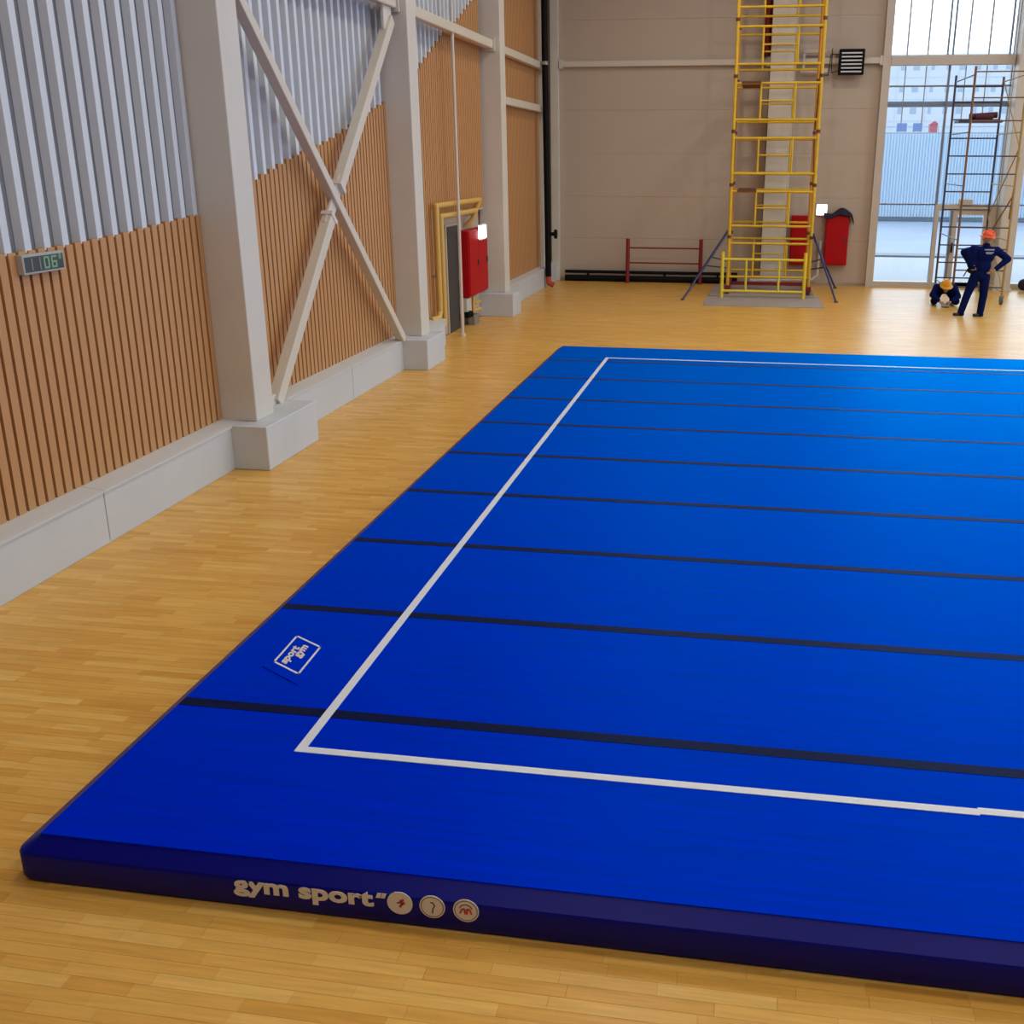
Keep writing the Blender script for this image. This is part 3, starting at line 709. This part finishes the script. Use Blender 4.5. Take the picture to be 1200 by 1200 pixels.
# ------------------------------------------------------------------ red cabinets on the back wall, lit sign, fan heater
hose_cabinet('red hose cabinet on the back wall seen through the yellow scaffold', 3.25, 3.80, 24.35, YB-.023, .55, 1.88, '-y')
hose_cabinet('red hose cabinet on the back wall with black jacket on top', 4.18, 4.79, 24.30, YB-.023, .57, 1.90, '-y')
jk = MB()
import itertools
nx_, ny_ = 14, 6
vs_ = []
for j in range(ny_+1):
    for i in range(nx_+1):
        u, v = i/nx_, j/ny_
        x = 4.10+.80*u; y = 24.215+.345*v
        z = 1.915+.13*math.exp(-((u-.62)/.2)**2)+.05*math.sin(9*u+3*v)*.5
        if u < .08: z = min(z, 1.93)
        if v < .17: z -= .10+.04*math.sin(11*u)
        if u > .93: z -= .22
        vs_.append((x, y, z))
jk.add(vs_, [(j*(nx_+1)+i, j*(nx_+1)+i+1, (j+1)*(nx_+1)+i+1, (j+1)*(nx_+1)+i) for j in range(ny_) for i in range(nx_)], True)
o = jk.build('black_jacket', 'navy_dark'); s_ = o.modifiers.new('thick', 'SOLIDIFY'); s_.thickness = .03; s_.offset = 1; o.modifiers.new('sub', 'SUBSURF').levels = 1
tag(o, 'crumpled black jacket thrown over the red cabinet near the window', 'jacket')
t = thing('wall_light', 'small square glowing white lamp between the red cabinets on the back wall', 'lamp', (4.05, 24.5, 1.9))
MB().box(3.90, 4.20, YB-.08, YB-.02, 1.88, 2.18).build('housing', 'white_pipe', t)
MB().box(3.915, 4.185, YB-.09, YB-.08, 1.895, 2.165).build('lit_panel', 'lamp', t)

t = thing('fan_heater', 'square black fan heater with white louvre blades on the back wall', 'heater', (4.53, 24.35, 5.42))
MB().box(4.22, 4.86, 24.28, 24.46, 5.44, 6.06).build('casing', 'black', t, bevel=.02)
MB().box(4.22, 4.28, 24.22, 24.28, 5.44, 6.06).box(4.80, 4.86, 24.22, 24.28, 5.44, 6.06).box(4.28, 4.80, 24.22, 24.28, 5.44, 5.49).box(4.28, 4.80, 24.22, 24.28, 6.01, 6.06).build('front_frame', 'black', t)
for k in range(6):
    z = 5.515+.09*k
    MB().bar((4.28, 24.25, z), (4.80, 24.25, z), .05, .035).build('louvre_blade', 'rib', t)
MB().box(4.3, 4.4, 24.46, YB-.02, 5.6, 5.9).box(4.7, 4.8, 24.46, YB-.02, 5.6, 5.9).build('bracket', 'grey_metal', t)
MB().path([(4.22, 24.4, 5.95), (4.02, 24.42, 5.95), (3.98, 24.46, 5.45), (3.85, 24.46, 5.45)], .014, 6).build('supply_pipe', 'dark_grey', t)
MB().path([(4.22, 24.4, 5.55), (4.05, 24.43, 5.5), (4.05, 24.46, 6.1)], .014, 6).build('supply_pipe', 'dark_grey', t)
tag(MB().box(3.25, 3.95, 24.25, 24.43, 5.50, 5.60).box(3.3, 3.36, 24.29, 24.43, 5.60, 6.05).box(3.3, 3.9, 24.25, 24.43, 5.98, 6.06).build('cable_tray', 'white_pipe', bevel=.01), 'cream box bracket on the back wall beside the column, behind the scaffold', 'bracket')
tag(MB().tube((2.36, YB-.1, 5.95), (2.36, YB-.1, 7.6), .09, 12).tube((2.36, YB-.1, 6.4), (2.36, YB-.1, 6.5), .11, 12).build('red_wall_pipe', 'red_dark'), 'short dark red pipe left of the cream column high on the back wall', 'pipe')

# ------------------------------------------------------------------ mobile scaffold tower at the window
t = thing('mobile_tower', 'dark steel mobile scaffold tower on castors by the window', 'scaffold', (7.65, 22.5, 0))
X0, X1, Y0, Y1 = 7.10, 8.25, 21.2, 23.75
legs = {(X0, Y0): ('tower_rust', 5.38), (X1, Y0): ('tower_ochre', 5.6), (X0, Y1): ('tower_steel', 5.36), (X1, Y1): ('tower_steel', 5.32)}
for (x, y), (m, zt_) in legs.items():
    MB().tube((x, y, .2), (x, y, zt_), .028, 8).build('leg', m, t)
    w = MB().tube((x-.03, y, .09), (x+.03, y, .09), .09, 14).build('castor', 'rubber', t)
    MB().box(x-.05, x+.05, y-.03, y+.03, .15, .21).bar((x-.045, y, .08), (x-.045, y, .2), .012, .05).bar((x+.045, y, .08), (x+.045, y, .2), .012, .05).build('castor_fork', 'grey_metal', w)
for z in (5.10, 4.72, 4.31, 3.86, 3.43, 2.99, 2.55, 2.1, 1.66, 1.2, .75, .35):
    MB().tube((X0, Y1, z), (X1, Y1, z), .019 if z < 4.6 else .026, 6).build('rung', 'tower_steel', t)
for z in (5.26, 4.70, 4.2, 3.42, 3.02, 2.3, 1.8, 1.3, .8, .4):
    MB().tube((X0, Y0, z), (X1, Y0, z), .017, 6).build('rung', 'tower_rust' if z > 4 else 'tower_steel', t)
for x, m in ((X0, 'tower_steel'), (X1, 'tower_ochre')):
    for z in (5.2, 3.95, 2.75, 1.5, .3): MB().tube((x, Y0, z), (x, Y1, z), .015, 6).build('side_rail', m, t)
    for k in range(3 if x == X1 else 0):
        a, b = (Y0, Y1) if k % 2 == 0 else (Y1, Y0)
        MB().tube((x, a, .3+1.65*k), (x, b, 1.95+1.65*k), .015, 6).build('diagonal_brace', 'tower_steel' if x == X0 else 'tower_ochre', t)
MB().tube((X1+.02, Y0, 3.4), (X1-.02, Y0+.1, 2.0), .02, 6).tube((X1+.02, Y0, 2.6), (X0+.7, Y1, .4), .018, 6).build('diagonal_brace', 'tower_rust', t)
MB().box(X0+.05, X1-.05, Y1-.7, Y1-.1, 4.22, 4.28).build('platform', 'tower_steel', t)
tag(MB().tube((7.42, 23.2, 4.36), (8.08, 23.2, 4.40), .075, 10).tube((7.55, 23.05, 4.345), (7.95, 23.05, 4.35), .06, 8).build('rolled_cover', 'maroon'), 'dark red roll lying on the mobile tower platform', 'roll')

# ------------------------------------------------------------------ people
def figure(parts, name, m, parent=None, vox=.012, smooth=6):
    mb = MB()
    for p in parts:
        if p[0] == 'c': mb.capsule(p[1], p[2], p[3], p[4], 14)
        elif p[0] == 'e': mb.ball(p[1], p[2], 18, 12, p[3])
    o = mb.build(name, m, parent)
    r = o.modifiers.new('remesh', 'REMESH'); r.mode = 'VOXEL'; r.voxel_size = vox; r.use_smooth_shade = True
    if smooth:
        s_ = o.modifiers.new('smooth', 'SMOOTH'); s_.factor = .5; s_.iterations = smooth
    return o
def V3(*a): return Vector(a)
def hand(c, d, s, r=.010):
    """palm and five fingers; c wrist, d finger direction, s side direction"""
    c, d, s = Vector(c), Vector(d).normalized(), Vector(s).normalized(); n = d.cross(s).normalized(); out = []
    p = c+d*.05
    out.append(('c', c, .026, p+s*.018, .026)); out.append(('c', c, .026, p-s*.018, .026))
    for k, L in enumerate((.070, .080, .075, .058)):
        b = p+s*(.030-.020*k)+d*.022; m1 = b+d*L*.5+n*.006; e = m1+(d*.8+n*.5).normalized()*L*.5
        out += [('c', b, .0105, m1, .0095), ('c', m1, .0095, e, .0085)]
    tb = c+d*.02+s*.03; tm = tb+(d*.6+s*.8).normalized()*.035; out += [('c', tb, .013, tm, .011), ('c', tm, .011, tm+(d*.9+s*.3).normalized()*.03, .009)]
    return out
def head_parts(c, face, upv, s=1.0):
    """c centre of skull; face = looking direction"""
    c, f, u = Vector(c), Vector(face).normalized(), Vector(upv).normalized(); sd = f.cross(u).normalized(); u = sd.cross(f)
    return [('e', c+u*.015, .088*s, (1, 1.08, 1.15)), ('c', c+f*.02-u*.03, .07*s, c+f*.035-u*.085, .045*s), ('c', c+f*.09-u*.005, .012, c+f*.112-u*.04, .016),
            ('c', c+f*.088-u*.072-sd*.018, .010, c+f*.088-u*.072+sd*.018, .010),
            ('e', c+sd*.086-u*.015, .025, (.5, .9, 1.2)), ('e', c-sd*.086-u*.015, .025, (.5, .9, 1.2))]
def hard_hat(c, upv, face, m, parent):
    c, u, f = Vector(c), Vector(upv).normalized(), Vector(face).normalized(); sd = f.cross(u).normalized(); f = u.cross(sd)
    mb = MB(); n = 20
    prof = [(0.150, -.01), (.128, .0), (.126, .04), (.112, .085), (.075, .118), (.03, .130), (0.001, .131)]
    vs_ = []
    for r, z in prof:
        for i in range(n):
            a = 2*math.pi*i/n; rr = r
            if z <= 0: rr = r+max(0, math.cos(a))*.045 if z < 0 else r
            vs_.append(c+f*math.cos(a)*rr*1.1+sd*math.sin(a)*rr*.95+u*z)
    mb.add(vs_, [(j*n+i, j*n+(i+1) % n, (j+1)*n+(i+1) % n, (j+1)*n+i) for j in range(len(prof)-1) for i in range(n)], True)
    o = mb.build('hard_hat', m, parent); s_ = o.modifiers.new('thick', 'SOLIDIFY'); s_.thickness = .006
    rd = MB()
    for k in (-1, 0, 1):
        pts = [c+sd*k*.035+f*r*1.1+u*(z+.004) for r, z in ((.115, .06), (.085, .112), (0, .134), (-.085, .112), (-.115, .06))]
        for a, b in zip(pts, pts[1:]): rd.tube(a, b, .008, 6)
    rd.build('ridge', m, o)
    return o

# standing worker seen from behind, hands on hips, looking up to the left
YP = 19.0
pel = V3(7.25, YP, .93); chest = V3(7.31, YP, 1.33); neck = V3(7.33, YP-.0, 1.55); hd = V3(7.345, YP+.02, 1.70)
shL, shR = V3(7.10, YP+.02, 1.46), V3(7.55, YP, 1.45)
elL, elR = V3(6.88, YP+.05, 1.40), V3(7.80, YP-.02, 1.27)
wrL, wrR = V3(7.03, YP-.06, 1.12), V3(7.50, YP-.13, 1.02)
hipL, hipR = V3(7.16, YP, .90), V3(7.36, YP, .90)
knL, knR = V3(7.03, YP+.0, .48), V3(7.37, YP-.02, .48)
anL, anR = V3(6.93, YP, .09), V3(7.34, YP-.03, .09)
fdir = V3(-.75, .65, .12)
body = [('c', pel, .10, chest, .10), ('c', shL, .07, shR, .07), ('c', neck-V3(0, 0, .08), .06, hd-V3(0, 0, .08), .055),
        ('c', shL, .055, elL, .042), ('c', elL, .042, wrL, .03), ('c', shR, .055, elR, .042), ('c', elR, .042, wrR, .03),
        ('c', hipL, .09, knL, .06), ('c', knL, .06, anL, .04), ('c', hipR, .09, knR, .06), ('c', knR, .06, anR, .04)]
body += head_parts(hd, fdir, (0, 0, 1)) + hand(wrL, (.7, -.1, -.45), (.2, -.7, .5)) + hand(wrR, (-.75, -.1, -.45), (-.3, -.7, .6))
p1 = figure(body, 'person', 'skin', None, .008, 3)
tag(p1, 'person in navy workwear and orange hard hat standing with hands on hips', 'person')
suit = [('e', pel, .165, (1.05, .85, .95)), ('e', V3(7.28, YP, 1.12), .17, (1.05, .88, 1.3)), ('e', chest, .19, (1.12, .80, 1.0)), ('c', shL+V3(.03, 0, -.02), .10, shR-V3(.03, 0, .02), .10),
        ('c', neck-V3(0, 0, .06), .085, neck+V3(0, 0, .0), .075),
        ('c', shL, .09, elL, .085), ('c', elL, .085, wrL+(elL-wrL)*.15, .06), ('c', shR, .088, elR, .075), ('c', elR, .075, wrR+(elR-wrR)*.2, .055),
        ('c', hipL, .115, knL, .088), ('c', knL, .088, anL+V3(0, 0, -.01), .075), ('c', hipR, .115, knR, .088), ('c', knR, .088, anR+V3(0, 0, -.01), .075)]
figure(suit, 'coverall', 'navy', p1, .014, 6)
hard_hat(hd+V3(.005, 0, .045), (.12, -.12, 1), fdir, 'hat_orange', p1)
for an, d in ((anL, V3(-.85, -.3, 0)), (anR, V3(-.75, -.35, 0))):
    d.normalize(); z = V3(an.x, an.y, .045)
    figure([('c', z-d*.05, .042, z+d*.15, .036), ('c', z, .045, an+V3(0, 0, .02), .05)], 'boot', 'boot', p1, .01, 3)
pr = MB()
for (x0, x1, z) in ((7.26, 7.46, 1.475), (7.29, 7.45, 1.415), (7.30, 7.42, 1.395)):
    pr.box(x0, x1, YP-.185, YP-.150, z-.012, z+.012)
pr.build('back_print', 'silver_print', p1)
# jacket bundled under the left arm, pouch below it
jb = figure([('c', V3(6.93, YP-.02, 1.42), .075, V3(7.02, YP-.04, 1.12), .065), ('c', V3(7.05, YP-.03, 1.47), .09, V3(7.09, YP-.03, 1.12), .09), ('c', V3(6.98, YP-.03, 1.38), .085, V3(7.06, YP-.04, 1.17), .08)], 'work_jacket', 'navy', None, .014, 5)
tag(jb, 'navy work jacket bundled under the arm of the standing worker', 'jacket')
figure([('c', V3(7.0, YP-.06, 1.02), .05, V3(7.06, YP-.06, .98), .045)], 'tool_pouch', 'black', p1, .012, 3)

# crouching worker in yellow hard hat, facing the camera
pe = V3(6.88, 21.04, .40); ch = V3(6.85, 20.74, .44); h2 = V3(6.83, 20.55, .46); f2 = V3(-.05, -.75, -.65)
s1, s2 = V3(6.64, 20.70, .43), V3(7.05, 20.70, .43); e1, e2 = V3(6.54, 20.60, .27), V3(7.14, 20.60, .24); w1, w2 = V3(6.72, 20.48, .12), V3(6.94, 20.48, .12)
hp1, hp2 = V3(6.78, 21.07, .36), V3(6.98, 21.07, .36); k1, k2 = V3(6.62, 20.72, .11), V3(7.12, 20.72, .11); a1, a2 = V3(6.68, 21.14, .08), V3(7.10, 21.14, .08)
body = [('c', pe, .10, ch, .10), ('c', s1, .06, s2, .06), ('c', ch, .06, h2, .055), ('c', s1, .05, e1, .04), ('c', e1, .04, w1, .03), ('c', s2, .05, e2, .04), ('c', e2, .04, w2, .03),
        ('c', hp1, .085, k1, .06), ('c', k1, .055, a1, .04), ('c', hp2, .085, k2, .06), ('c', k2, .055, a2, .04)]
body += head_parts(h2, f2, (0, -.4, 1)) + hand(w1, (.6, -.3, -.35), (.2, .6, .2)) + hand(w2, (-.6, -.3, -.35), (-.2, .6, .2))
p2 = figure(body, 'person', 'skin', None, .008, 3)
tag(p2, 'person in navy workwear and yellow hard hat crouching on the floor', 'person')
figure([('c', pe, .16, ch, .155), ('c', s1, .09, s2, .09), ('c', s1, .08, e1, .07), ('c', e1, .07, w1+(e1-w1)*.2, .05), ('c', s2, .08, e2, .07), ('c', e2, .07, w2+(e2-w2)*.2, .05),
        ('c', hp1, .11, k1, .09), ('c', k1, .085, a1, .07), ('c', hp2, .11, k2, .09), ('c', k2, .085, a2, .07)], 'coverall', 'navy', p2, .014, 5)
hard_hat(h2+V3(0, .0, .05), (0, -.35, 1), (0, -1, -.3), 'hat_yellow', p2)
for an in (a1, a2): figure([('c', V3(an.x, an.y, .06), .05, V3(an.x, an.y+.14, .05), .042)], 'boot', 'boot', p2, .012, 3)
t = thing('hand_tool', 'small grey power tool on the floor before the crouching worker', 'tool', (6.83, 20.37, 0))
MB().tube((6.74, 20.36, .045), (6.90, 20.30, .045), .042, 12).build('motor_body', 'grey_metal', t)
MB().tube((6.83, 20.33, .045), (6.85, 20.31, .11), .02, 8).build('grip', 'rubber', t)

# navy bag at the right edge
bg = figure([('c', V3(9.42, 24.05, .17), .16, V3(9.95, 24.05, .17), .16), ('e', V3(9.68, 24.05, .24), .2, (1.5, .8, .7))], 'duffel_bag', 'navy_dark', None, .02, 6)
bg.location.z = 0.0
tag(bg, 'dark navy duffel bag on the floor by the right-hand window', 'bag')
MB().path([(9.5, 23.93, .32), (9.55, 23.9, .47), (9.8, 23.9, .47), (9.85, 23.93, .32)], .014, 6).build('handle', 'black', bg)

# ------------------------------------------------------------------ outdoors
struct(MB().box(-120, 160, YB+.25, 34.0, -.3, -.02).build('paving_outside', 'paving'))
struct(MB().box(-120, 160, 34.0, 35.0, -.3, .04).build('kerb_outside', 'kerb'))
struct(MB().box(-200, 260, 35.0, 320, -.3, -.02).build('ground_outside', 'asphalt'))
struct(MB().box(XR+.25, 160, -60, YB+.25, -.3, -.02).build('yard_outside', 'paving'))
fn = thing('site_fence', 'long pale blue corrugated metal fence across the yard outside', 'fence', (20, 58, 0))
pmx = MB(); nr = 16; PW = 2.6
prof = []
for i in range(nr):
    x = PW*i/nr; prof += [(x, 0), (x+PW/nr*.45, 0), (x+PW/nr*.5, -.05), (x+PW/nr*.95, -.05)]
prof.append((PW-.02, 0))
vs_ = [(x, y, z) for z in (0, 1) for x, y in prof]; n_ = len(prof)
pmx.add(vs_, [(i, i+1, i+1+n_, i+n_) for i in range(n_-1)])
fme = bpy.data.meshes.new('fence_panel'); fme.from_pydata(pmx.v, [], pmx.f); fme.update(); fme.materials.append(M['fence'])
for k in range(28):
    o = bpy.data.objects.new('fence_panel', fme); COL.objects.link(o); o.parent = fn; o.location = (-26+PW*k-20, 0, .0); o.scale = (1, 1, 4.72)
MB().box(-26, 47, 58.05, 58.15, 0, 4.5).build('fence_rail', 'kerb', fn)
tag(MB().prism([(-60, 57.2, 0), (-60, 57.9, .2), (-60, 57.95, 0)], (150, 0, 0)).build('earth_bank', 'hedge'), 'low dark bank along the foot of the pale fence outside', 'bank')
# things beyond the fence
struct(MB().box(-60, 120, 76, 100, -.3, 5.2).build('embankment_outside', 'paving'))
struct(MB().box(-60, 120, 98, 98.3, 6.22, 6.36).box(-60, 120, 98.05, 98.25, 5.2, 6.22).build('parapet_outside', 'block_seam'))
for lab, x0, x1 in (('blue board on posts beyond the fence, further from the red kiosk', 13.25, 14.05), ('blue board on posts beyond the fence, nearer the red kiosk', 14.55, 15.28)):
    t = thing('blue_board', lab, 'sign', ((x0+x1)/2, 88, 5.2), 'blue boards beyond the fence')
    MB().box(x0, x1, 88, 88.1, 5.55, 6.2).build('panel', 'container', t)
    for x in (x0+.1, x1-.1): MB().box(x-.04, x+.04, 88.1, 88.18, 5.2, 6.2).build('post', 'block_seam', t)
t = thing('kiosk', 'red kiosk with arched roof standing beyond the pale fence', 'kiosk', (16.25, 88.5, 5.2))
MB().box(15.95, 16.5, 88, 89, 5.2, 6.1).build('body', 'kiosk', t)
MB().prism([(15.88+.69*i/8, 87.95, 6.1+.25*math.sin(math.pi*i/8)) for i in range(9)], (0, 1.1, 0)).build('roof', 'kiosk', t)
MB().box(16.6, 16.8, 88, 88.2, 5.2, 6.0).build('sign_board', 'block_seam', t)
# apartment block
BY = 150
bl = thing('apartment_block', 'long pale apartment block with small windows far beyond the yard', 'building', (30, BY, 0))
MB().box(-20, 80, BY, BY+14, 0, 16.6).build('wall', 'block', bl)
MB().box(-20.3, 80.3, BY-.3, BY+14.3, 16.6, 16.9).build('roof_edge', 'block_seam', bl)
sm = unit_box('facade_seam', 'block_seam'); wm = unit_box('window', 'block_pane'); wf = unit_box('window_frame', 'print_white')
for k in range(1, 6): place(sm, 'facade_seam', bl, -20, 80, BY-.03, BY, 2.8*k-.04, 2.8*k+.04)
for k in range(25):
    x = -20+4.0*k
    place(sm, 'facade_seam', bl, x-.05, x+.05, BY-.03, BY, 0, 16.6)
for fl in range(2, 6):
    for k in range(30):
        x = -2+2.0*k+(.35 if k % 3 else 0); wd = (.85, .45, .6)[k % 3]
        zb = 2.8*fl+.9
        w = place(wm, 'window', bl, x, x+wd, BY-.02, BY+.05, zb, zb+.85)
# ------------------------------------------------------------------ end
